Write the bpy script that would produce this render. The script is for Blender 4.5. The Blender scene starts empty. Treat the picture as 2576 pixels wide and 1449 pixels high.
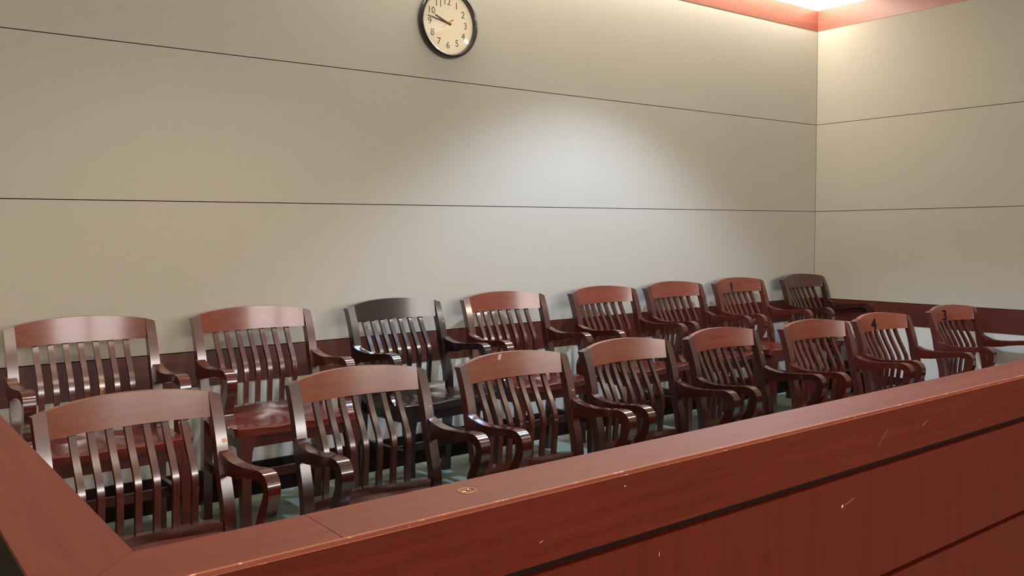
import bpy, bmesh, math, random
from mathutils import Vector, Matrix

S = bpy.context.scene
C = S.collection

# ---------------------------------------------------------------- camera
FPX = 2214.56                      # focal length in pixels of the 2576-wide frame
cam_d = bpy.data.cameras.new('camera')
cam_d.sensor_fit = 'HORIZONTAL'
cam_d.sensor_width = 36.0
cam_d.lens = FPX / 2576.0 * 36.0
cam_d.clip_start = 0.05
cam = bpy.data.objects.new('camera', cam_d)
C.objects.link(cam)
yaw, pitch, roll = 0.65995, -0.06258, -0.00698
F_ = Vector((math.sin(yaw)*math.cos(pitch), math.cos(yaw)*math.cos(pitch), math.sin(pitch)))
R0 = Vector((math.cos(yaw), -math.sin(yaw), 0))
U0 = R0.cross(F_)
R_ = math.cos(roll)*R0 + math.sin(roll)*U0
U_ = -math.sin(roll)*R0 + math.cos(roll)*U0
m = Matrix((R_, U_, -F_)).transposed().to_4x4()
m.translation = Vector((-5.8949, -3.8592, 1.1839))
cam.matrix_world = m
S.camera = cam

# ---------------------------------------------------------------- world, lights, exposure
S.view_settings.view_transform = 'Standard'
S.view_settings.look = 'None'
S.view_settings.gamma = 1.0
S.view_settings.use_curve_mapping = False
S.view_settings.exposure = 0.0
w = bpy.data.worlds.new('world')
S.world = w
w.use_nodes = True
w.node_tree.nodes['Background'].inputs[0].default_value = (0.9, 0.8, 0.7, 1)
w.node_tree.nodes['Background'].inputs[1].default_value = 0.25

CEIL = 3.0
YBACK = -9.0
def area(name, loc, sx, sy, power, col, rot=(0, 0, 0), spread=math.pi):
    d = bpy.data.lights.new(name, 'AREA')
    d.shape = 'RECTANGLE'; d.size = sx; d.size_y = sy
    d.energy = power; d.color = col; d.spread = spread
    o = bpy.data.objects.new(name, d); C.objects.link(o)
    o.location = loc; o.rotation_euler = rot
    return o
WARM = (1.0, 0.84, 0.66)
COOL = (0.57, 0.72, 1.0)
for i, x in enumerate((-7.4, -4.8, -2.2)):
    for j, y in enumerate((-3.2, -5.6, -7.7)):
        area('ceiling_panel_light', (x, y, CEIL-0.03), 1.6 if j == 0 else 1.2, 0.9 if j == 0 else 0.6, (25, 24, 24)[j]*(0.5 if i == 2 else 0.95), WARM, spread=math.pi if j == 0 else 2.3)
# two added area lights behind the camera, standing in for a bright front wall
for x, wd in ((-5.5, 2.8), (-1.9, 3.4)):
    area('added_front_light', (x, YBACK+0.05, 2.3), wd, 1.1, 60*wd, (1.0, 0.93, 0.88), rot=(math.pi/2, 0, 0))
# linear cove lamp washing the top of the back wall
area('cove_lamp', (-2.0, -0.08, CEIL-0.04), 3.9, 0.04, 70, (1.0, 0.90, 0.76))
# daylight-coloured downlight whose scallop falls on the back wall
def downlight(name, x, y, power, col, size=106, blend=0.45):
    sp = bpy.data.lights.new(name, 'SPOT')
    sp.energy = power; sp.color = col; sp.spot_size = math.radians(size); sp.spot_blend = blend; sp.shadow_soft_size = 0.05
    o = bpy.data.objects.new(name, sp); C.objects.link(o); o.location = (x, y, CEIL-0.04)
downlight('cool_downlight', -2.42, -1.25, 325, COOL)
downlight('warm_downlight', -4.75, -1.35, 100, (1.0, 0.80, 0.58), 112, 0.8)
downlight('warm_downlight', -7.1, -1.35, 110, (1.0, 0.72, 0.50), 112, 0.8)
# warm track spot on the right that throws the chairs' shadows to the left on the wall
tsd = bpy.data.lights.new('track_spot', 'SPOT'); tsd.energy = 65; tsd.color = (1.0, 0.84, 0.64)
tsd.spot_size = math.radians(78); tsd.spot_blend = 1.0; tsd.shadow_soft_size = 0.03
ts = bpy.data.objects.new('track_spot', tsd); C.objects.link(ts); ts.location = (-0.8, -3.1, CEIL-0.15)
ts.rotation_euler = (Vector((-3.4, 0.0, 0.7))-ts.location).to_track_quat('-Z', 'Y').to_euler()

# ---------------------------------------------------------------- materials
def newmat(name):
    mt = bpy.data.materials.new(name); mt.use_nodes = True
    nt = mt.node_tree
    return mt, nt, nt.nodes['Principled BSDF']
def node(nt, t, **kw):
    n = nt.nodes.new(t)
    for k, v in kw.items(): setattr(n, k, v)
    return n
def mixc(nt, fac, a, b, mode='MIX'):
    n = node(nt, 'ShaderNodeMix', data_type='RGBA', blend_type=mode)
    if isinstance(fac, (int, float)): n.inputs[0].default_value = fac
    else: nt.links.new(fac, n.inputs[0])
    for i, v in ((6, a), (7, b)):
        if isinstance(v, tuple): n.inputs[i].default_value = (*v, 1)
        else: nt.links.new(v, n.inputs[i])
    return n.outputs[2]
def ramp(nt, src, stops):
    n = node(nt, 'ShaderNodeValToRGB')
    e = n.color_ramp.elements
    while len(e) < len(stops): e.new(0.5)
    for el, (p, c) in zip(e, stops):
        el.position = p; el.color = (c, c, c, 1) if isinstance(c, (int, float)) else (*c, 1)
    nt.links.new(src, n.inputs[0])
    return n.outputs[0]
def noise(nt, vec, scale, detail=4, rough=0.55):
    n = node(nt, 'ShaderNodeTexNoise')
    n.inputs['Scale'].default_value = scale; n.inputs['Detail'].default_value = detail
    n.inputs['Roughness'].default_value = rough
    nt.links.new(vec, n.inputs['Vector'])
    return n.outputs[0]
def objvec(nt, scale, rnd=True, world=False):
    tc = node(nt, 'ShaderNodeTexCoord')
    src = tc.outputs['Object']
    if rnd:
        oi = node(nt, 'ShaderNodeObjectInfo')
        mu = node(nt, 'ShaderNodeMath', operation='MULTIPLY'); mu.inputs[1].default_value = 37.0
        nt.links.new(oi.outputs['Random'], mu.inputs[0])
        ad = node(nt, 'ShaderNodeVectorMath', operation='ADD')
        nt.links.new(src, ad.inputs[0]); nt.links.new(mu.outputs[0], ad.inputs[1])
        src = ad.outputs[0]
    mp = node(nt, 'ShaderNodeMapping'); mp.inputs['Scale'].default_value = scale
    nt.links.new(src, mp.inputs[0])
    return mp.outputs[0]
def wood(name, dark, light, axis='x', rough=0.3, coat=0.5, worn=0.0, wornc=(0.42, 0.17, 0.06), bandz=None, grain=1.0, spec=0.5, fine=0.35):
    mt, nt, b = newmat(name)
    s = {'x': (1.2, 22, 22), 'y': (22, 1.2, 22), 'z': (22, 22, 1.2)}[axis]
    v = objvec(nt, tuple(k*grain for k in s))
    n1 = noise(nt, v, 1.5, 6, 0.6)
    n2 = noise(nt, v, 9.0, 3, 0.7)
    f = ramp(nt, n1, [(0.30, 0.0), (0.72, 1.0)])
    c = mixc(nt, f, dark, light)
    f2 = ramp(nt, n2, [(0.35, 1.0), (0.65, 0.0)])
    mu = node(nt, 'ShaderNodeMath', operation='MULTIPLY'); mu.inputs[1].default_value = fine
    nt.links.new(f2, mu.inputs[0])
    c = mixc(nt, mu.outputs[0], c, tuple(k*0.55 for k in dark))
    if worn > 0:
        vv = objvec(nt, (1, 1, 0.45))
        wn = noise(nt, vv, 30, 5, 0.7)
        wf = ramp(nt, wn, [(0.66-worn*0.1, 0.0), (0.74-worn*0.1, 1.0)])
        if bandz:
            tc = node(nt, 'ShaderNodeTexCoord'); sx = node(nt, 'ShaderNodeSeparateXYZ')
            nt.links.new(tc.outputs['Object'], sx.inputs[0])
            mr = ramp(nt, sx.outputs[2], [(bandz[0], 0.0), (bandz[0]+0.03, 1.0), (bandz[1]-0.03, 1.0), (bandz[1], 0.0)])
            m2 = node(nt, 'ShaderNodeMath', operation='MULTIPLY')
            nt.links.new(wf, m2.inputs[0]); nt.links.new(mr, m2.inputs[1]); wf = m2.outputs[0]
        c = mixc(nt, wf, c, wornc)
    nt.links.new(c, b.inputs['Base Color'])
    b.inputs['Roughness'].default_value = rough
    b.inputs['Specular IOR Level'].default_value = spec
    b.inputs['Coat Weight'].default_value = coat
    b.inputs['Coat Roughness'].default_value = max(0.08, rough*0.55)
    b.inputs['Coat IOR'].default_value = 1.7 if coat > 0.7 else 1.5
    bp = node(nt, 'ShaderNodeBump'); bp.inputs['Strength'].default_value = 0.06; bp.inputs['Distance'].default_value = 0.002
    nt.links.new(n2, bp.inputs['Height']); nt.links.new(bp.outputs[0], b.inputs['Normal'])
    return mt
def plain(name, col, rough=0.5, metal=0.0, spec=0.5, var=0.06, coat=0.0):
    mt, nt, b = newmat(name)
    n = noise(nt, objvec(nt, (1, 1, 1)), 35, 3)
    c = mixc(nt, n, tuple(k*(1-var) for k in col), tuple(min(1, k*(1+var)) for k in col))
    nt.links.new(c, b.inputs['Base Color'])
    b.inputs['Roughness'].default_value = rough; b.inputs['Metallic'].default_value = metal
    b.inputs['Specular IOR Level'].default_value = spec; b.inputs['Coat Weight'].default_value = coat
    return mt
def fabric(name, a, b_, sx=1.0):
    mt, nt, b = newmat(name)
    v = objvec(nt, (14*sx, 14*sx, 160), rnd=False)
    n1 = noise(nt, v, 1.0, 5, 0.7)
    v2 = objvec(nt, (400, 400, 900), rnd=False)
    n2 = noise(nt, v2, 1.0, 2, 0.5)
    v3 = objvec(nt, (0.5, 0.5, 0.8), rnd=False)
    n3 = noise(nt, v3, 1.5, 3, 0.5)
    c = mixc(nt, ramp(nt, n1, [(0.2, 0.2), (0.8, 0.8)]), a, b_)
    c = mixc(nt, ramp(nt, n2, [(0.3, 0.16), (0.7, 0.0)]), c, tuple(k*0.7 for k in a))
    c = mixc(nt, ramp(nt, n3, [(0.4, 0.0), (0.75, 0.10)]), c, tuple(k*0.85 for k in a))
    nt.links.new(c, b.inputs['Base Color'])
    b.inputs['Roughness'].default_value = 0.85; b.inputs['Specular IOR Level'].default_value = 0.2
    bp = node(nt, 'ShaderNodeBump'); bp.inputs['Strength'].default_value = 0.12; bp.inputs['Distance'].default_value = 0.001
    nt.links.new(n1, bp.inputs['Height']); nt.links.new(bp.outputs[0], b.inputs['Normal'])
    return mt
def carpet(name):
    mt, nt, b = newmat(name)
    v = objvec(nt, (1, 1, 1), rnd=False)
    n1 = noise(nt, v, 260, 3, 0.7)
    n2 = noise(nt, v, 6, 3, 0.6)
    c = mixc(nt, ramp(nt, n1, [(0.35, 0.0), (0.65, 1.0)]), (0.085, 0.125, 0.105), (0.30, 0.36, 0.32))
    c = mixc(nt, ramp(nt, n2, [(0.35, 0.0), (0.7, 0.3)]), c, (0.12, 0.15, 0.12))
    nt.links.new(c, b.inputs['Base Color'])
    b.inputs['Roughness'].default_value = 0.95; b.inputs['Specular IOR Level'].default_value = 0.1
    bp = node(nt, 'ShaderNodeBump'); bp.inputs['Strength'].default_value = 0.5; bp.inputs['Distance'].default_value = 0.004
    nt.links.new(n1, bp.inputs['Height']); nt.links.new(bp.outputs[0], b.inputs['Normal'])
    return mt

M_FAB = fabric('wall_fabric', (0.352, 0.329, 0.274), (0.416, 0.390, 0.329))
M_FABL = fabric('lower_panel_fabric', (0.50, 0.51, 0.475), (0.55, 0.56, 0.525))
M_SUB = plain('reveal_black', (0.03, 0.025, 0.02), 0.8)
M_WHITE = plain('white_paint', (0.80, 0.76, 0.68), 0.8, spec=0.2)
M_TAN = plain('tan_paint', (0.50, 0.43, 0.34), 0.8, spec=0.2)
M_CARPET = carpet('carpet')
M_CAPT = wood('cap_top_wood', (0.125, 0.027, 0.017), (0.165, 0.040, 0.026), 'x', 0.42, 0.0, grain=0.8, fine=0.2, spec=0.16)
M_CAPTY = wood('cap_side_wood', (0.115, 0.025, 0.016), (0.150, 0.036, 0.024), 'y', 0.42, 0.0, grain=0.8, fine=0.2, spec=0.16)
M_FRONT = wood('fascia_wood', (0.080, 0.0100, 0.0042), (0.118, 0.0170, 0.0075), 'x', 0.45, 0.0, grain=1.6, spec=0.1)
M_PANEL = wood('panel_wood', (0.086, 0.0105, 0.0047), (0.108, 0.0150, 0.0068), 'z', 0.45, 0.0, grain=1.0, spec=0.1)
M_EDGE = wood('edge_band_wood', (0.16, 0.026, 0.010), (0.24, 0.042, 0.016), 'x', 0.4, 0.1, worn=0.3, wornc=(0.60, 0.25, 0.12))
M_EDGEL = wood('worn_edge_wood', (0.20, 0.045, 0.020), (0.42, 0.13, 0.06), 'x', 0.5, 0.0, worn=0.9, wornc=(0.72, 0.36, 0.20), grain=2.2, fine=0.1)
M_RAILW = wood('wall_rail_wood', (0.062, 0.011, 0.007), (0.098, 0.019, 0.011), 'x', 0.4, 0.2)
M_RAILWY = wood('wall_rail_wood_side', (0.062, 0.011, 0.007), (0.098, 0.019, 0.011), 'y', 0.4, 0.2)
M_CORN = wood('cornice_wood', (0.20, 0.060, 0.038), (0.27, 0.085, 0.055), 'x', 0.4, 0.2, fine=0.15)
M_CORNY = wood('cornice_wood_side', (0.24, 0.070, 0.045), (0.31, 0.10, 0.065), 'y', 0.4, 0.2, fine=0.15)
M_DARKW = wood('dark_base_wood', (0.012, 0.005, 0.004), (0.022, 0.007, 0.005), 'x', 0.6, 0.0, spec=0.15)
M_GROOVE = plain('groove_black', (0.012, 0.006, 0.005), 0.8, spec=0.1)
M_BRASS = plain('brass', (0.75, 0.50, 0.22), 0.28, 1.0)
M_BLACK = plain('black_paint', (0.02, 0.018, 0.016), 0.5)
M_DIGIT = plain('number_paint', (0.012, 0.010, 0.009), 0.9, spec=0.05)
M_CLOCKF = plain('clock_black_plastic', (0.015, 0.014, 0.014), 0.3, coat=0.3)
M_FACE = plain('clock_face_cream', (0.92, 0.82, 0.62), 0.6, var=0.01)
M_RED = plain('red_hand', (0.45, 0.04, 0.03), 0.5)
M_TICK = plain('tick_grey', (0.22, 0.19, 0.14), 0.6)
M_SCR = plain('bare_wood_scratch', (0.62, 0.36, 0.22), 0.6)
M_WHITECHIP = plain('pale_chip', (0.75, 0.62, 0.52), 0.6)
mt, nt, b = newmat('clock_glass')
nt.nodes.remove(b)
fr = node(nt, 'ShaderNodeFresnel'); fr.inputs[0].default_value = 1.5
gl = node(nt, 'ShaderNodeBsdfGlossy'); gl.inputs['Roughness'].default_value = 0.02
tr = node(nt, 'ShaderNodeBsdfTransparent'); mx = node(nt, 'ShaderNodeMixShader')
nt.links.new(fr.outputs[0], mx.inputs[0]); nt.links.new(tr.outputs[0], mx.inputs[1]); nt.links.new(gl.outputs[0], mx.inputs[2])
nt.links.new(mx.outputs[0], nt.nodes['Material Output'].inputs[0])
M_GLASS = mt

# chair finishes: (dark, light, crest dark, crest light)
FIN = {
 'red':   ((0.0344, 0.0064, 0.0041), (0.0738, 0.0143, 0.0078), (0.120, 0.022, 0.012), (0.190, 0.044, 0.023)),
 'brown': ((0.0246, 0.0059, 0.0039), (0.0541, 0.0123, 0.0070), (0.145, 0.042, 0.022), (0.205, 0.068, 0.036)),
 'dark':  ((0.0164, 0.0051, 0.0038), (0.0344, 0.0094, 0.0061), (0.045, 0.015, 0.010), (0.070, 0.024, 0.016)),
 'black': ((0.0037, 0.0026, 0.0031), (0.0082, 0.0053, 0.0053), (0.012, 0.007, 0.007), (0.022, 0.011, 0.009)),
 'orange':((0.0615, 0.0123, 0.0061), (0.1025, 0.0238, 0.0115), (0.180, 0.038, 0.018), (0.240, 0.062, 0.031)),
}
FM = {}
for k, (d, l, cd, cl) in FIN.items():
    wn = 0.0 if k == 'black' else 0.45
    d = (d[0]*1.3, d[1], d[2]); l = (l[0]*1.3, l[1], l[2])
    FM[k] = dict(
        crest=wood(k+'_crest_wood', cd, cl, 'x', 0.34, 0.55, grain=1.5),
        post=wood(k+'_post_wood', d, l, 'z', 0.34, 0.8),
        slat=wood(k+'_slat_wood', d, l, 'z', 0.30, 0.85, worn=wn*1.3, bandz=(0.555, 0.645)),
        arm=wood(k+'_arm_wood', d, l, 'y', 0.20, 0.9),
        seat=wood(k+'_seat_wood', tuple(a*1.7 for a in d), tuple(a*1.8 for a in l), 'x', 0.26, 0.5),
        leg=wood(k+'_leg_wood', d, l, 'z', 0.32, 0.4))

# ---------------------------------------------------------------- mesh helpers
def link(name, me, mat, parent=None, kind=None):
    o = bpy.data.objects.new(name, me); C.objects.link(o)
    if mat is not None and not me.materials: me.materials.append(mat)
    if parent is not None: o.parent = parent
    if kind: o['kind'] = kind
    return o
def finish(bm, name, bev=0.0, seg=2, ang=30, smooth=True):
    if bev > 0:
        es = [e for e in bm.edges if len(e.link_faces) == 2 and e.calc_face_angle(0) > math.radians(ang)]
        bmesh.ops.bevel(bm, geom=es, offset=bev, segments=seg, profile=0.5, affect='EDGES', clamp_overlap=True)
    bmesh.ops.recalc_face_normals(bm, faces=bm.faces)
    me = bpy.data.meshes.new(name)
    if smooth:
        for f in bm.faces: f.smooth = True
        for e in bm.edges:
            if len(e.link_faces) == 2 and e.calc_face_angle(0) > math.radians(40): e.smooth = False
    bm.to_mesh(me); bm.free()
    return me
def box(bm, x0, x1, y0, y1, z0, z1):
    vs = [bm.verts.new((x, y, z)) for z in (z0, z1) for y in (y0, y1) for x in (x0, x1)]
    for f in ((0, 1, 3, 2), (4, 6, 7, 5), (0, 4, 5, 1), (2, 3, 7, 6), (0, 2, 6, 4), (1, 5, 7, 3)):
        bm.faces.new([vs[i] for i in f])
def boxmesh(name, *a, bev=0.0):
    bm = bmesh.new(); box(bm, *a); return finish(bm, name, bev)
def prism(bm, poly, z0, z1):
    a = [bm.verts.new((x, y, z0)) for x, y in poly]; b_ = [bm.verts.new((x, y, z1)) for x, y in poly]
    bm.faces.new(a); bm.faces.new(b_); n = len(poly)
    for i in range(n): bm.faces.new((a[i], a[(i+1) % n], b_[(i+1) % n], b_[i]))
def spline(pts, n):
    P = [Vector(p) for p in pts]
    P = [P[0]*2-P[1]] + P + [P[-1]*2-P[-2]]
    out = []
    for i in range(1, len(P)-2):
        for k in range(16):
            t = k/16.0; a, b_, c, d = P[i-1], P[i], P[i+1], P[i+2]
            out.append(0.5*((2*b_) + (c-a)*t + (2*a-5*b_+4*c-d)*t*t + (3*b_-a-3*c+d)*t**3))
    out.append(P[-2])
    L = [0.0]
    for a, b_ in zip(out, out[1:]): L.append(L[-1]+(b_-a).length)
    res = []; j = 0
    for k in range(n):
        s = L[-1]*k/(n-1)
        while j < len(L)-2 and L[j+1] < s: j += 1
        t = (s-L[j])/max(1e-9, L[j+1]-L[j])
        res.append(out[j].lerp(out[j+1], min(1, t)))
    return res
def strip(bm, A, B, x0, x1):
    """solid between two (y,z) outlines of equal length, from x0 to x1 (numbers or functions of index)"""
    fx = lambda v, i: v(i) if callable(v) else v
    rows = []
    for i, (a, b_) in enumerate(zip(A, B)):
        rows.append([bm.verts.new((fx(x0, i), a[0], a[1])), bm.verts.new((fx(x1, i), a[0], a[1])),
                     bm.verts.new((fx(x1, i), b_[0], b_[1])), bm.verts.new((fx(x0, i), b_[0], b_[1]))])
    for r, s in zip(rows, rows[1:]):
        for k in range(4): bm.faces.new((r[k], r[(k+1) % 4], s[(k+1) % 4], s[k]))
    bm.faces.new(rows[0]); bm.faces.new(rows[-1][::-1])

# ---------------------------------------------------------------- the setting
ZF = -0.159            # lower floor level (front row and courtroom)
XL, YB = -11.0, -9.0
def struct(name, me, mat): return link(name, me, mat, None, 'structure')
bm = bmesh.new()
prism(bm, [(XL, YB), (0, YB), (0, -0.85), (XL, -0.85)], ZF-0.1, ZF)
prism(bm, [(XL, -0.85), (0, -0.85), (0, 0.0), (XL, 0.0)], ZF-0.1, 0.0)
struct('floor', finish(bm, 'floor'), M_CARPET)
struct('ceiling', boxmesh('ceiling', XL, 0.1, YB, 0.1, CEIL, CEIL+0.1), M_WHITE)
Z = dict(base=0.151, rb=0.522, rt=0.6775, g2=1.3283, g1=1.9743, cb=2.6646, ct=2.814)
G = 0.0019
def wall_rows(axis):
    L = (XL if axis == 'x' else YB)
    rows = [('fabric', Z['rt']+G, Z['g2']-G, M_FAB), ('fabric', Z['g2']+G, Z['g1']-G, M_FAB), ('fabric', Z['g1']+G, Z['cb'], M_FAB),
            ('lower', Z['base'], Z['rb']-0.002, M_FABL), ('upper', Z['ct'], CEIL, M_WHITE)]
    return L, rows
for axis, nm in (('x', 'back'), ('y', 'right')):
    L, rows = wall_rows(axis)
    sub = boxmesh('wall', *((L, 0.12, 0.022, 0.12, ZF-0.1, CEIL) if axis == 'x' else (0.022, 0.12, L, 0.022, ZF-0.1, CEIL)))
    wl = struct('wall_'+nm, sub, M_SUB)
    for kind, z0, z1, mat in rows:
        a = (L, -0.0015, 0.0, 0.022, z0, z1) if axis == 'x' else (0.0, 0.022, L, -0.0015, z0, z1)
        p = link('fabric_panel' if kind != 'upper' else 'painted_strip', boxmesh('panel', *a, bev=0.002), mat, wl, 'structure')
    if axis == 'x':
        r = boxmesh('rail', L, -0.002, -0.004, 0.022, Z['rb'], Z['rt']-0.002, bev=0.002)
        cn = boxmesh('cornice', L, -0.002, -0.002, 0.022, Z['cb'], Z['ct'])
        bs = boxmesh('base', L, -0.002, -0.015, 0.022, 0.0, Z['base'], bev=0.003)
    else:
        r = boxmesh('rail', -0.004, 0.022, L, -0.006, Z['rb'], Z['rt']-0.002, bev=0.002)
        cn = boxmesh('cornice', -0.002, 0.022, L, -0.002, Z['cb'], Z['ct'])
        bs = boxmesh('base', -0.015, 0.022, L, -0.017, 0.0, Z['base'], bev=0.003)
    struct('trim_1' if axis == 'x' else 'trim_2', r, M_RAILW if axis == 'x' else M_RAILWY)
    struct('trim_3' if axis == 'x' else 'trim_4', cn, M_CORN if axis == 'x' else M_CORNY)
    struct('baseboard_'+nm, bs, M_DARKW)
struct('wall_left', boxmesh('wall_left', XL-0.1, XL, YB, 0.1, ZF-0.1, CEIL), M_DARKW)
struct('wall_front', boxmesh('wall_front', XL, 0.1, YB-0.1, YB, ZF-0.1, CEIL), M_TAN)

# ---------------------------------------------------------------- jury box railing
YI, YO, XI, XO, ZR = -2.5617, -2.7015, -5.571, -5.706, 0.7365
root = bpy.data.objects.new('jury_box_railing', None); C.objects.link(root)
root.location = (-2.85, (YI+YO)/2, ZF)
root['label'] = 'long reddish-brown wooden jury box railing with a flat cap, in front of the chairs'
root['category'] = 'railing'
def rl(name, me, mat):
    me.transform(Matrix.Translation(-root.location)); return link(name, me, mat, root)
XE = -0.006
CT = 0.006
cuts = [(-5.311, -5.313), (-3.829, -3.878), (-2.35, -2.40)]
def capseg(poly, mat):
    bm = bmesh.new(); prism(bm, poly, ZR-0.0084, ZR); return rl('cap_board', finish(bm, 'cap', 0.0012, 1), mat)
g = 0.0006
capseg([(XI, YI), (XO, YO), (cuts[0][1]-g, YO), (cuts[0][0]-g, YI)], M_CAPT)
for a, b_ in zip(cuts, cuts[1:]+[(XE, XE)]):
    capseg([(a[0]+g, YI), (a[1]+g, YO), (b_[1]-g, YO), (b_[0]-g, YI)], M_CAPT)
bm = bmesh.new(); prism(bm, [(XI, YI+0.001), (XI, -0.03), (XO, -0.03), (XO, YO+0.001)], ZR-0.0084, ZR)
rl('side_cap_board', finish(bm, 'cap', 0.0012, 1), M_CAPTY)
# core behind the boards
bm = bmesh.new(); prism(bm, [(XI-0.004, YI-0.004), (XI-0.004, -0.03), (XO+0.02, -0.03), (XO+0.02, YO+0.03), (XE, YO+0.03), (XE, YI-0.004)], ZF, ZR-0.0086)
rl('railing_core', finish(bm, 'core'), M_GROOVE)
# worn edge lines, one along each arris of the edge band
rl('worn_edge', boxmesh('edge', XO, XE, YO-0.0010, YO+0.002, ZR-0.0013, ZR+0.0002), M_EDGEL)
rl('worn_edge', boxmesh('edge', XO, XE, YO-0.0010, YO+0.002, ZR-0.0085, ZR-0.0072), M_EDGEL)
rl('edge_band', boxmesh('band', XO, XE, YO-0.0006, YO+0.004, ZR-0.0072, ZR-0.0013), M_EDGE)
for a, b_ in ((XO, -5.3125), (-5.3123, -3.8615), (-3.8613, -2.3800), (-2.3798, XE)):
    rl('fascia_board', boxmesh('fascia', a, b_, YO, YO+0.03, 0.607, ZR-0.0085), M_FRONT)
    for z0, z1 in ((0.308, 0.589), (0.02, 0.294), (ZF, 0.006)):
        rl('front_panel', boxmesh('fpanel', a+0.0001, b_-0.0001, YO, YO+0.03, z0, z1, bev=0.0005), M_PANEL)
rl('groove_strip', boxmesh('gs', XO, XE, YO+0.020, YO+0.03, 0.589, 0.607), M_GROOVE)
rl('inner_panel', boxmesh('ip', XI, XE, YI-0.004, YI-0.001, ZF, ZR-0.010), M_PANEL)
rl('side_inner_panel', boxmesh('ip', XI-0.004, XI-0.001, YI, -0.03, 0.0, ZR-0.010), M_PANEL)
rl('side_outer_panel', boxmesh('ip', XO, XO+0.02, YO, -0.03, ZF, ZR-0.010), M_DARKW)
# scratches and chips on the front of the railing
random.seed(5)
def scratch(x, z, dx, dz, wd, mat=M_SCR):
    bm = bmesh.new(); d = Vector((dx, 0, dz)); n = Vector((-dz, 0, dx)).normalized()*wd/2
    y0, y1 = YO-0.0004, YO+0.001
    c0 = Vector((x, 0, z)); pts = [c0-n*0.3, c0+d*0.4-n, c0+d-n*0.2, c0+d*0.9+n*0.5, c0+d*0.5+n, c0+n*0.6]
    a = [bm.verts.new((p.x, y0, p.z)) for p in pts]; b2 = [bm.verts.new((p.x, y1, p.z)) for p in pts]
    bm.faces.new(a); bm.faces.new(b2[::-1])
    for i in range(6): bm.faces.new((a[i], a[(i+1) % 6], b2[(i+1) % 6], b2[i]))
    rl('scratch', finish(bm, 'scratch', smooth=False), mat)
scratch(-3.998, 0.519, 0.004, 0.007, 0.006, M_WHITECHIP)
scratch(-4.637, 0.550, 0.001, 0.010, 0.0016)
scratch(-3.84, 0.645, 0.05, 0.038, 0.006, M_CAPT)
scratch(-4.733, 0.707, 0.004, 0.001, 0.002, M_WHITECHIP)
scratch(-3.985, 0.523, 0.04, 0.010, 0.0005)
scratch(-3.62, 0.665, 0.022, 0.010, 0.0006)
scratch(-4.94, 0.645, 0.009, 0.003, 0.0010)

# brass fitting let into the cap
hx, hy = -5.035, -2.620
hr = 0.0165
fit = bpy.data.objects.new('cap_fitting', None); C.objects.link(fit); fit.location = (hx, hy, ZR)
fit['label'] = 'small round brass-lined socket let into the top of the jury box railing'
fit['category'] = 'socket'
def lathe(name, prof, n=40, bev=0):
    bm = bmesh.new(); rings = []
    for r, z in prof:
        if r < 1e-6: rings.append([bm.verts.new((0, 0, z))])
        else: rings.append([bm.verts.new((r*math.cos(2*math.pi*i/n), r*math.sin(2*math.pi*i/n), z)) for i in range(n)])
    for a, b_ in zip(rings, rings[1:]):
        for i in range(n):
            j = (i+1) % n
            if len(a) == 1: bm.faces.new((a[0], b_[i], b_[j]))
            elif len(b_) == 1: bm.faces.new((a[i], a[j], b_[0]))
            else: bm.faces.new((a[i], a[j], b_[j], b_[i]))
    return finish(bm, name)
link('rim', lathe('rim', [(hr-0.0022, 0.0004), (hr-0.0022, 0.0012), (hr, 0.0014), (hr+0.0012, 0.0003)]), plain('rim_metal', (0.26, 0.10, 0.065), 0.4, 0.2), fit)
link('socket_plate', lathe('plate', [(0, 0.0004), (hr-0.002, 0.0004)]), plain('socket_dark', (0.20, 0.075, 0.035), 0.35, 0.6), fit)
for px_, py_, r_, h_, mm in ((-0.007, -0.003, 0.003, 0.0016, M_BRASS), (0.0015, 0.001, 0.0022, 0.004, M_BRASS), (0.0035, -0.004, 0.0018, 0.003, M_BRASS), (-0.011, -0.003, 0.0022, 0.0014, M_BRASS)):
    me = lathe('pin', [(0, h_), (r_*0.7, h_), (r_, h_*0.8), (r_, 0.0004)], 16); me.transform(Matrix.Translation((px_, py_, 0)))
    link('brass_contact', me, mm, fit)
for px_, py_, r_ in ((-0.003, 0.0, 0.0032), (0.0085, 0.001, 0.0032)):
    me = lathe('hole', [(0, 0.0007), (r_, 0.0007), (r_, 0.0003)], 16); me.transform(Matrix.Translation((px_, py_, 0)))
    link('contact_hole', me, M_GROOVE, fit)

# ---------------------------------------------------------------- lettering
def text_mesh(body, height, depth, bold=0.0):
    cu = bpy.data.curves.new('text', 'FONT'); cu.body = body; cu.size = 1.0
    cu.align_x = 'CENTER'; cu.align_y = 'CENTER'; cu.extrude = 0.0; cu.offset = bold; cu.resolution_u = 6
    o = bpy.data.objects.new('tmp', cu); C.objects.link(o)
    dg = bpy.context.evaluated_depsgraph_get(); dg.update()
    me = bpy.data.meshes.new_from_object(o.evaluated_get(dg))
    bpy.data.objects.remove(o)
    ys = [v.co.y for v in me.vertices]; xs = [v.co.x for v in me.vertices]
    s = height/(max(ys)-min(ys)); cy = (max(ys)+min(ys))/2; cx = (max(xs)+min(xs))/2
    bm = bmesh.new(); bm.from_mesh(me)
    for v in bm.verts: v.co = Vector(((v.co.x-cx)*s, (v.co.y-cy)*s, 0))
    if depth:
        r = bmesh.ops.extrude_face_region(bm, geom=bm.faces[:])
        for e in r['geom']:
            if isinstance(e, bmesh.types.BMVert): e.co.z += depth
    out = bpy.data.meshes.new('digits'); bm.to_mesh(out); bm.free()
    out.materials.clear()
    return out

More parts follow.
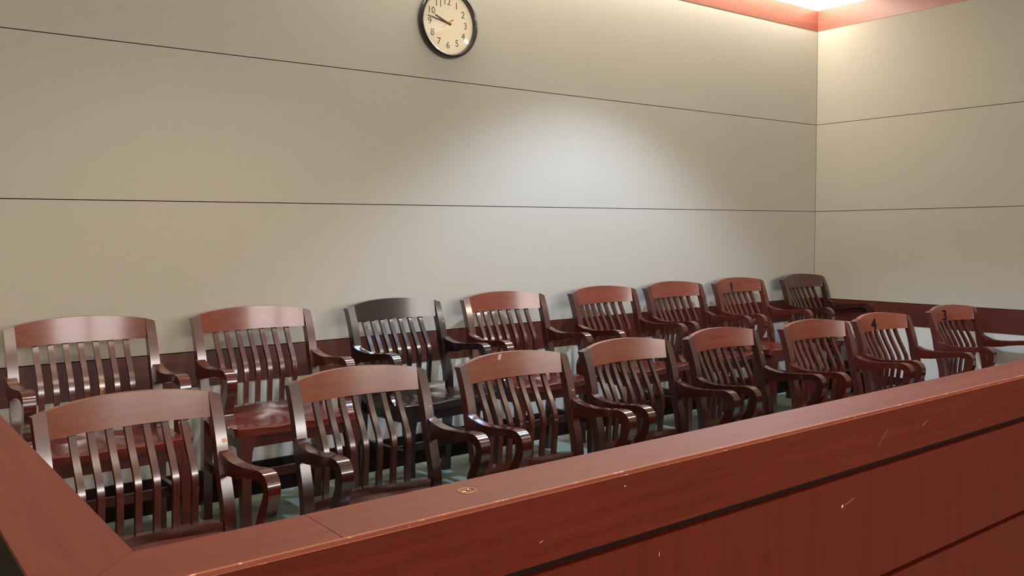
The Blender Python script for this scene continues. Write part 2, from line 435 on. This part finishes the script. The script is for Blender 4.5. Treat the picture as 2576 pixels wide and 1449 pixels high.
# ---------------------------------------------------------------- wall clock
CX, CZ, CR = -3.317, 2.265, 0.177
ck = bpy.data.objects.new('wall_clock', None); C.objects.link(ck); ck.location = (CX, 0, CZ)
ck.rotation_euler = (math.pi/2, 0, 0)          # local z points into the room
ck['label'] = 'round wall clock with black rim and cream face hanging high on the back wall'
ck['category'] = 'clock'
link('rim', lathe('rim', [(CR-0.004, 0.0012), (CR, 0.010), (CR+0.001, 0.028), (CR-0.003, 0.036), (CR-0.011, 0.040), (CR-0.018, 0.036), (CR-0.020, 0.018), (CR-0.020, 0.010)], 96), M_CLOCKF, ck)
link('dial', lathe('dial', [(0, 0.012), (CR-0.019, 0.012), (CR-0.019, 0.002), (0, 0.0012)], 96), M_FACE, ck)
for h in range(1, 13):
    me = text_mesh(str(h), 0.034, 0.0005)
    a = math.radians(30*h); rr = 0.110
    me.transform(Matrix.Translation((rr*math.sin(a), rr*math.cos(a), 0.0122)))
    link('numeral', me, plain('numeral_brown', (0.10, 0.08, 0.05), 0.6) if h == 1 else bpy.data.materials['numeral_brown'], ck)
bm = bmesh.new()
for k in range(60):
    a = math.radians(6*k); l = 0.010 if k % 5 == 0 else 0.006; wd = 0.0005 if k % 5 else 0.0009
    r1 = CR-0.022; r0 = r1-l; t = Vector((math.cos(a), -math.sin(a), 0))*wd; d = Vector((math.sin(a), math.cos(a), 0))
    bm.faces.new([bm.verts.new((q.x, q.y, 0.0124)) for q in (d*r0-t, d*r0+t, d*r1+t, d*r1-t)])
me = bpy.data.meshes.new('ticks'); bm.to_mesh(me); bm.free()
link('minute_marks', me, M_TICK, ck)
def hand(name, ang, l, back, w0, w1, z, mat):
    a = math.radians(ang); d = Vector((math.sin(a), math.cos(a), 0)); t = Vector((math.cos(a), -math.sin(a), 0))
    bm = bmesh.new(); prism(bm, [((-back*d-w0*t)).to_2d(), ((-back*d+w0*t)).to_2d(), ((l*d+w1*t)).to_2d(), ((l*d-w1*t)).to_2d()], z, z+0.001)
    link(name, finish(bm, name, smooth=False), mat, ck)
hand('hour_hand', 293.5, 0.085, 0.018, 0.0045, 0.0028, 0.016, M_BLACK)
hand('minute_hand', 281.5, 0.128, 0.018, 0.0042, 0.0016, 0.018, M_BLACK)
hand('second_hand', 236, 0.050, 0.006, 0.0009, 0.0006, 0.0205, M_RED)
hand('second_hand_tail', 56, 0.036, 0.0, 0.0009, 0.0022, 0.0205, M_RED)
link('hand_hub', lathe('hub', [(0, 0.0235), (0.005, 0.0235), (0.0055, 0.022), (0.0055, 0.014)], 24), M_RED, ck)
link('glass', lathe('glass', [(0, 0.0345), (0.03, 0.0344), (0.06, 0.0339), (0.09, 0.0332), (0.12, 0.0322), (CR-0.019, 0.0305)], 96), M_GLASS, ck)

# ---------------------------------------------------------------- chairs
XJ, XT = 0.2326, 0.2690          # inner and outer face of a back post
PF = [(-0.072, 0.0), (-0.080, 0.12), (-0.091, 0.26), (-0.101, 0.38), (-0.102, 0.44), (-0.096, 0.50), (-0.078, 0.57), (-0.062, 0.63), (-0.052, 0.69), (-0.036, 0.75), (-0.018, 0.80), (0.0, 0.846)]
def post_mesh():
    A = [Vector(p) for p in spline(PF, 30)]
    B = [Vector((a[0]+0.037, a[1]-(0.003 if i == len(A)-1 else 0))) for i, a in enumerate(A)]
    bm = bmesh.new(); strip(bm, A, B, XJ, XT)
    zt = max(v.co.z for v in bm.verts)
    for v in bm.verts:
        if v.co.z > 0.842: v.co.z += 0.006 if v.co.x < 0.25 else -0.006
        if v.co.z < 0.001: v.co.z = 0.0
    return finish(bm, 'back_post', 0.0035, 2, 35)
def mirror(me, name):
    n = me.copy(); n.transform(Matrix.Scale(-1, 4, (1, 0, 0))); n.flip_normals(); n.name = name; return n
def crest_mesh():
    bm = bmesh.new(); N = 28; rows = []
    for i in range(N+1):
        u = -1+2*i/N; x = u*(XJ+0.001); bow = 0.046*(1-u*u)
        zt = 0.8515+0.0185*(1-abs(u)**2.2); zb = 0.7715
        r = []
        for t in (0, 0.25, 0.5, 0.75, 1):
            z = zb+(zt-zb)*t; r.append(bm.verts.new((x, -0.011+0.012*t+bow, z)))
        for t in (1, 0.5, 0):
            z = zb+(zt-zb)*t; r.append(bm.verts.new((x, -0.011+0.012*t+bow+0.024, z)))
        rows.append(r)
    n = 8
    for a, b_ in zip(rows, rows[1:]):
        for k in range(n): bm.faces.new((a[k], a[(k+1) % n], b_[(k+1) % n], b_[k]))
    bm.faces.new(rows[0]); bm.faces.new(rows[-1][::-1])
    return finish(bm, 'crest_rail', 0.002, 2, 50)
def slat_mesh(x):
    P = spline([(0.046, 0.778), (0.035, 0.750), (0.013, 0.705), (-0.012, 0.660), (-0.030, 0.622), (-0.037, 0.585), (-0.033, 0.54), (-0.026, 0.48), (-0.024, 0.438)], 30)
    q = (x/XJ)**2
    A = []; B = []
    for i, p in enumerate(P):
        t = (p[1]-0.44)/0.335; off = q*(0.042*(1-t)+0.044*t)
        A.append(Vector((p[0]-off, p[1])))
    for i, a in enumerate(A):
        d = (A[min(i+1, len(A)-1)]-A[max(i-1, 0)]).normalized(); nrm = Vector((-d.y, d.x))
        if nrm.x < 0: nrm = -nrm
        B.append(a+nrm*0.015)
    bm = bmesh.new(); strip(bm, A, B, x-0.0101, x+0.0101)
    return finish(bm, 'slat', 0.0025, 2, 35)
def arm_mesh():
    A = spline([(-0.045, 0.672), (-0.062, 0.667), (-0.090, 0.657), (-0.130, 0.650), (-0.174, 0.648), (-0.240, 0.652), (-0.300, 0.659), (-0.340, 0.661), (-0.366, 0.654), (-0.383, 0.638), (-0.390, 0.612), (-0.387, 0.585), (-0.373, 0.552), (-0.355, 0.520), (-0.348, 0.495), (-0.354, 0.470), (-0.372, 0.450), (-0.385, 0.440)], 64)
    B = spline([(-0.045, 0.600), (-0.062, 0.601), (-0.095, 0.601), (-0.130, 0.603), (-0.171, 0.608), (-0.230, 0.620), (-0.290, 0.629), (-0.322, 0.631), (-0.345, 0.626), (-0.355, 0.614), (-0.355, 0.600), (-0.348, 0.583), (-0.331, 0.556), (-0.311, 0.522), (-0.300, 0.495), (-0.298, 0.475), (-0.300, 0.455), (-0.302, 0.440)], 64)
    bm = bmesh.new()
    def ww(i):
        t = i/63.0
        return 0.0185 + 0.003*math.exp(-((t-0.52)/0.12)**2) + 0.002*max(0, (t-0.85)/0.15)
    strip(bm, A, B, lambda i: 0.2585-ww(i), lambda i: 0.2585+ww(i))
    return finish(bm, 'arm', 0.0065, 3, 35)
def seat_mesh():
    ys = [-0.458, -0.452, -0.44, -0.42, -0.39, -0.36, -0.32, -0.28, -0.24, -0.20, -0.16, -0.125, -0.108, -0.1075, -0.07, -0.04, -0.02]
    N = 32; zb = 0.409
    def hw(y):
        if y < -0.43: return 0.272-0.012*((-0.43-y)/0.028)**2
        if y < -0.1078: return 0.272-0.006*((y+0.43)/0.32)
        return 0.2315
    bm = bmesh.new(); top = []; bot = []
    for y in ys:
        rt = []; rb = []
        for i in range(N+1):
            u = -1+2*i/N; x = u*hw(y)
            yy = y
            if y < -0.43: yy = y+0.012*u*u+0.010*max(0, abs(u)-0.9)*10*0.6
            if y > -0.1: yy = y-0.045*u*u*((y+0.1)/0.08)
            lobe = math.exp(-((abs(x)-0.105)/0.065)**2)
            d = 0.006+0.006*min(1, max(0, (yy+0.458)/0.15))
            fade = min(1, max(0, (-0.03-yy)/0.08)); 
            z = 0.4445-0.020*min(1, max(0, (yy+0.40)/0.25))-d*lobe*fade
            if y < -0.455: z -= 0.003
            rt.append(bm.verts.new((x, yy, z))); rb.append(bm.verts.new((x*0.975, yy+(0.006 if y < -0.43 else 0), zb)))
        top.append(rt); bot.append(rb)
    M = len(ys)
    for j in range(M-1):
        for i in range(N):
            bm.faces.new((top[j][i], top[j][i+1], top[j+1][i+1], top[j+1][i]))
            bm.faces.new((bot[j][i], bot[j+1][i], bot[j+1][i+1], bot[j][i+1]))
        bm.faces.new((top[j][0], top[j+1][0], bot[j+1][0], bot[j][0]))
        bm.faces.new((top[j][N], bot[j][N], bot[j+1][N], top[j+1][N]))
    for i in range(N):
        bm.faces.new((top[0][i], bot[0][i], bot[0][i+1], top[0][i+1]))
        bm.faces.new((top[-1][i], top[-1][i+1], bot[-1][i+1], bot[-1][i]))
    return finish(bm, 'seat', 0.004, 2, 60)
def lower_rail_mesh():
    bm = bmesh.new(); N = 20; rows = []
    for i in range(N+1):
        u = -1+2*i/N; x = u*XJ; y = -0.038-0.044*u*u
        rows.append([bm.verts.new((x, y, 0.42)), bm.verts.new((x, y, 0.452)), bm.verts.new((x, y+0.030, 0.452)), bm.verts.new((x, y+0.030, 0.405))])
    for a, b_ in zip(rows, rows[1:]):
        for k in range(4): bm.faces.new((a[k], a[(k+1) % 4], b_[(k+1) % 4], b_[k]))
    bm.faces.new(rows[0]); bm.faces.new(rows[-1][::-1])
    return finish(bm, 'back_rail', 0.002, 2, 50)
def apron_mesh():
    bm = bmesh.new(); z0, z1 = 0.362, 0.410
    box(bm, -0.195, 0.195, -0.430, -0.410, z0, z1)
    box(bm, -0.250, -0.232, -0.41, -0.072, z0, z1); box(bm, 0.232, 0.250, -0.41, -0.072, z0, z1)
    box(bm, -0.232, 0.232, -0.085, -0.066, z0, z1)
    return finish(bm, 'apron', 0.0015, 1)
def leg_mesh():
    bm = bmesh.new(); rows = []
    for z, w_, ix in ((0.0, 0.034, 0.0), (0.2, 0.037, 0), (0.30, 0.040, 0.0), (0.345, 0.042, 0.003), (0.375, 0.044, 0.010), (0.396, 0.045, 0.020), (0.4105, 0.046, 0.026)):
        x1 = 0.252; x0 = x1-w_-ix; y0 = -0.443; y1 = y0+w_+ix
        rows.append([bm.verts.new((x0, y0, z)), bm.verts.new((x1, y0, z)), bm.verts.new((x1, y1, z)), bm.verts.new((x0, y1, z))])
    for a, b_ in zip(rows, rows[1:]):
        for k in range(4): bm.faces.new((a[k], a[(k+1) % 4], b_[(k+1) % 4], b_[k]))
    bm.faces.new(rows[0]); bm.faces.new(rows[-1][::-1])
    return finish(bm, 'leg', 0.003, 2, 50)
def sidestr_mesh():
    bm = bmesh.new(); strip(bm, [(-0.41, 0.235), (-0.06, 0.235)], [(-0.41, 0.200), (-0.06, 0.200)], 0.224, 0.242)
    return finish(bm, 'side_stretcher', 0.002, 2)
def cross_mesh():
    return boxmesh('cross_stretcher', -0.226, 0.226, -0.262, -0.244, 0.185, 0.220, bev=0.002)

mR = post_mesh(); aR = arm_mesh(); lR = leg_mesh(); sR = sidestr_mesh()
PARTS = [('seat', seat_mesh(), 'seat'), ('crest_rail', crest_mesh(), 'crest'), ('back_rail', lower_rail_mesh(), 'arm'),
         ('back_post', mR, 'post'), ('back_post', mirror(mR, 'back_post'), 'post'),
         ('arm', aR, 'arm'), ('arm', mirror(aR, 'arm'), 'arm'), ('apron', apron_mesh(), 'leg'),
         ('leg', lR, 'leg'), ('leg', mirror(lR, 'leg'), 'leg'), ('side_stretcher', sR, 'leg'), ('side_stretcher', mirror(sR, 'side_stretcher'), 'leg'),
         ('cross_stretcher', cross_mesh(), 'leg')]
for k in range(7): PARTS.append(('slat', slat_mesh(-0.162+0.054*k), 'slat'))
DUMMY = plain('unfinished_wood', (0.1, 0.05, 0.03))
for _, me, _k in PARTS:
    if not me.materials: me.materials.append(DUMMY)

def dress(o, mat):
    o.material_slots[0].link = 'OBJECT'; o.material_slots[0].material = mat
proto = bpy.data.objects.new('jury_chair', None); C.objects.link(proto)
for nm, me, _k in PARTS:
    o = bpy.data.objects.new(nm, me); o.parent = proto; C.objects.link(o); o['_f'] = _k

def digit(parent, ch):
    if ch == '1':                 # plain upright bar with a short flag
        me = bpy.data.meshes.new('digits'); bm = bmesh.new()
        bm.faces.new([bm.verts.new((x, y, 0)) for x, y in ((-0.0005, -0.033), (0.0045, -0.033), (0.0045, 0.033), (0.0008, 0.033), (-0.0065, 0.025), (-0.0065, 0.017), (-0.0005, 0.021))])
    else:
        me = text_mesh(ch, 0.066, 0.0, 0.020)
        bm = bmesh.new(); bm.from_mesh(me)
    bmesh.ops.triangulate(bm, faces=bm.faces)
    bmesh.ops.subdivide_edges(bm, edges=[e for e in bm.edges if e.calc_length() > 0.012], cuts=2)
    bmesh.ops.triangulate(bm, faces=bm.faces)
    for v in bm.verts:
        x = v.co.x*(1.35 if ch != '1' else 1.9)-0.038; z = 0.808+v.co.y
        u = x/XJ; t = (z-0.7715)/(0.0800+0.0185*(1-abs(u)**2.2))
        v.co = Vector((x, -0.011+0.012*t+0.046*(1-u*u)-0.0010, z))
    r = bmesh.ops.extrude_face_region(bm, geom=bm.faces[:])
    for e in r['geom']:
        if isinstance(e, bmesh.types.BMVert): e.co.y += 0.0008
    bmesh.ops.recalc_face_normals(bm, faces=bm.faces)
    bm.to_mesh(me); bm.free()
    o = link('painted_number', me, M_DIGIT, parent); o['label'] = 'black painted number ' + ch
    return o

CHAIRS = [  # x, y, angle, row, finish, crest finish, digit, label
 (-5.1310,-0.1690,0.0160,'B','red','red','', 'reddish wooden slat-back armchair in the back row, leftmost along the wall'),
 (-4.4430,-0.1530,0.0290,'B','red','red','', 'reddish wooden armchair in the back row just left of the near-black chair'),
 (-3.7390,-0.1630,0.0760,'B','black','black','', 'near-black wooden armchair, the darkest chair in the back row'),
 (-3.0520,-0.1360,-0.0090,'B','brown','red','', 'brown wooden armchair in the back row just right of the near-black chair'),
 (-2.3400,-0.1550,0.0490,'B','brown','red','', 'brown wooden armchair in the back row, second to the right of the near-black chair'),
 (-1.6900,-0.1150,0.0340,'B','brown','red','', 'wooden armchair in the back row just left of the chair numbered 1'),
 (-1.0290,-0.1030,0.0330,'B','red','red','1', 'reddish wooden armchair with a black number 1 on its back, in the back row'),
 (-0.2940,-0.1080,0.0330,'B','dark','dark','', 'dark brown wooden armchair in the back row, in the corner of the room'),
 (-5.2000,-1.1150,0.0630,'F','red','brown','', 'wooden armchair with worn slats at the left end of the front row'),
 (-4.4330,-1.1030,0.0060,'F','dark','brown','', 'brown wooden armchair with worn slats, second from the left in the front row'),
 (-3.7720,-1.1450,0.0040,'F','brown','brown','', 'wooden armchair with a pale scuff on its back, third from left in front row'),
 (-3.1310,-1.1320,-0.0040,'F','dark','brown','', 'plain brown wooden armchair, fourth from the left in the front row'),
 (-2.4710,-1.1250,0.0240,'F','dark','red','', 'brown wooden armchair, fifth from the left in the front row'),
 (-1.7900,-1.1910,-0.0830,'F','red','red','', 'wooden armchair in the front row touching the chair numbered 4 on its right'),
 (-1.1610,-1.2110,-0.0410,'F','red','orange','4', 'orange-red wooden armchair with a black number 4 on its back, in the front row'),
 (-0.3460,-1.2170,-0.0500,'F','red','orange','3', 'orange-red wooden armchair with a black number 3 on its back, at the right end'),
]
for i, (x, y, a, row, fin, cf, dg_, lab) in enumerate(CHAIRS):
    if i == 0: r = proto; kids = [c for c in proto.children]
    else:
        r = proto.copy(); C.objects.link(r); kids = []
        for ch in base_kids:
            c = ch.copy(); C.objects.link(c); c.parent = r; kids.append(c)
    if i == 0: base_kids = list(kids)
    r.location = (x, y, ZF if row == 'F' else 0.0); r.rotation_euler = (0, 0, a)
    r['label'] = lab; r['category'] = 'chair'
    r['group'] = 'armchairs in the back row' if row == 'B' else 'armchairs in the front row'
    for c in kids:
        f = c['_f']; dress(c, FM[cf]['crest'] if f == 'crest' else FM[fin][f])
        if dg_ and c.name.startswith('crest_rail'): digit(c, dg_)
# small worn patches and a scuff, each on its own chair
def patch(parent, poly, mat, surf, name='worn_patch'):
    bm = bmesh.new()
    f = [bm.verts.new((x, surf(x, z)-0.0006, z)) for x, z in poly]; k = [bm.verts.new((x, surf(x, z)+0.001, z)) for x, z in poly]
    bm.faces.new(f); bm.faces.new(k[::-1]); n = len(poly)
    for i in range(n): bm.faces.new((f[i], f[(i+1) % n], k[(i+1) % n], k[i]))
    link(name, finish(bm, name, smooth=False), mat, parent)
def post_front(x, z):
    for (y0, z0), (y1, z1) in zip(PF, PF[1:]):
        if z0 <= z <= z1: return y0+(y1-y0)*(z-z0)/(z1-z0)
    return 0.0
def crest_front(x, z):
    zt = 0.8515+0.0185*(1-abs(x/XJ)**2.2)
    return -0.011+0.012*(z-0.7715)/(zt-0.7715)+0.046*(1-(x/XJ)**2)-0.0003
M_WORN = wood('bare_worn_wood', (0.30, 0.10, 0.035), (0.50, 0.21, 0.08), 'x', 0.4, 0.3)
M_SCUFF = plain('grey_scuff', (0.36, 0.25, 0.21), 0.6)
random.seed(11)
by_spot = {}
for o in list(C.objects):
    if o.parent and o.parent.get('category') == 'chair':
        by_spot.setdefault((round(o.parent.location.x, 3), round(o.parent.location.y, 3)), []).append(o)
def blob(cx, cz, w_, h_, n=9):
    return [(cx+w_/2*math.cos(2*math.pi*i/n)*random.uniform(0.6, 1.1), cz+h_/2*math.sin(2*math.pi*i/n)*random.uniform(0.6, 1.1)) for i in range(n)]
for key, sx, z, w_, h_ in (((-5.2, -1.115), 0.258, 0.699, 0.022, 0.018), ((-4.433, -1.103), 0.258, 0.711, 0.012, 0.006), ((-3.772, -1.145), 0.258, 0.701, 0.014, 0.009),
                           ((-3.739, -0.163), 0.259, 0.745, 0.012, 0.010), ((-1.69, -0.115), 0.259, 0.725, 0.012, 0.012), ((-2.471, -1.125), 0.259, 0.735, 0.013, 0.013)):
    ps = [o for o in by_spot[key] if o.data.name == 'back_post' or o.name.startswith('back_post')]
    post = [o for o in ps if max(v.co.x for v in o.data.vertices) > 0][0]
    patch(post, blob(sx, z, w_, h_), M_WORN, post_front)
cr = [o for o in by_spot[(-3.772, -1.145)] if o.name.startswith('crest_rail')][0]
patch(cr, [(-0.054, 0.864), (-0.036, 0.866), (-0.043, 0.846), (-0.052, 0.841), (-0.058, 0.845)], M_SCUFF, crest_front, 'scuff')
for o in C.objects:
    if '_f' in o: del o['_f']
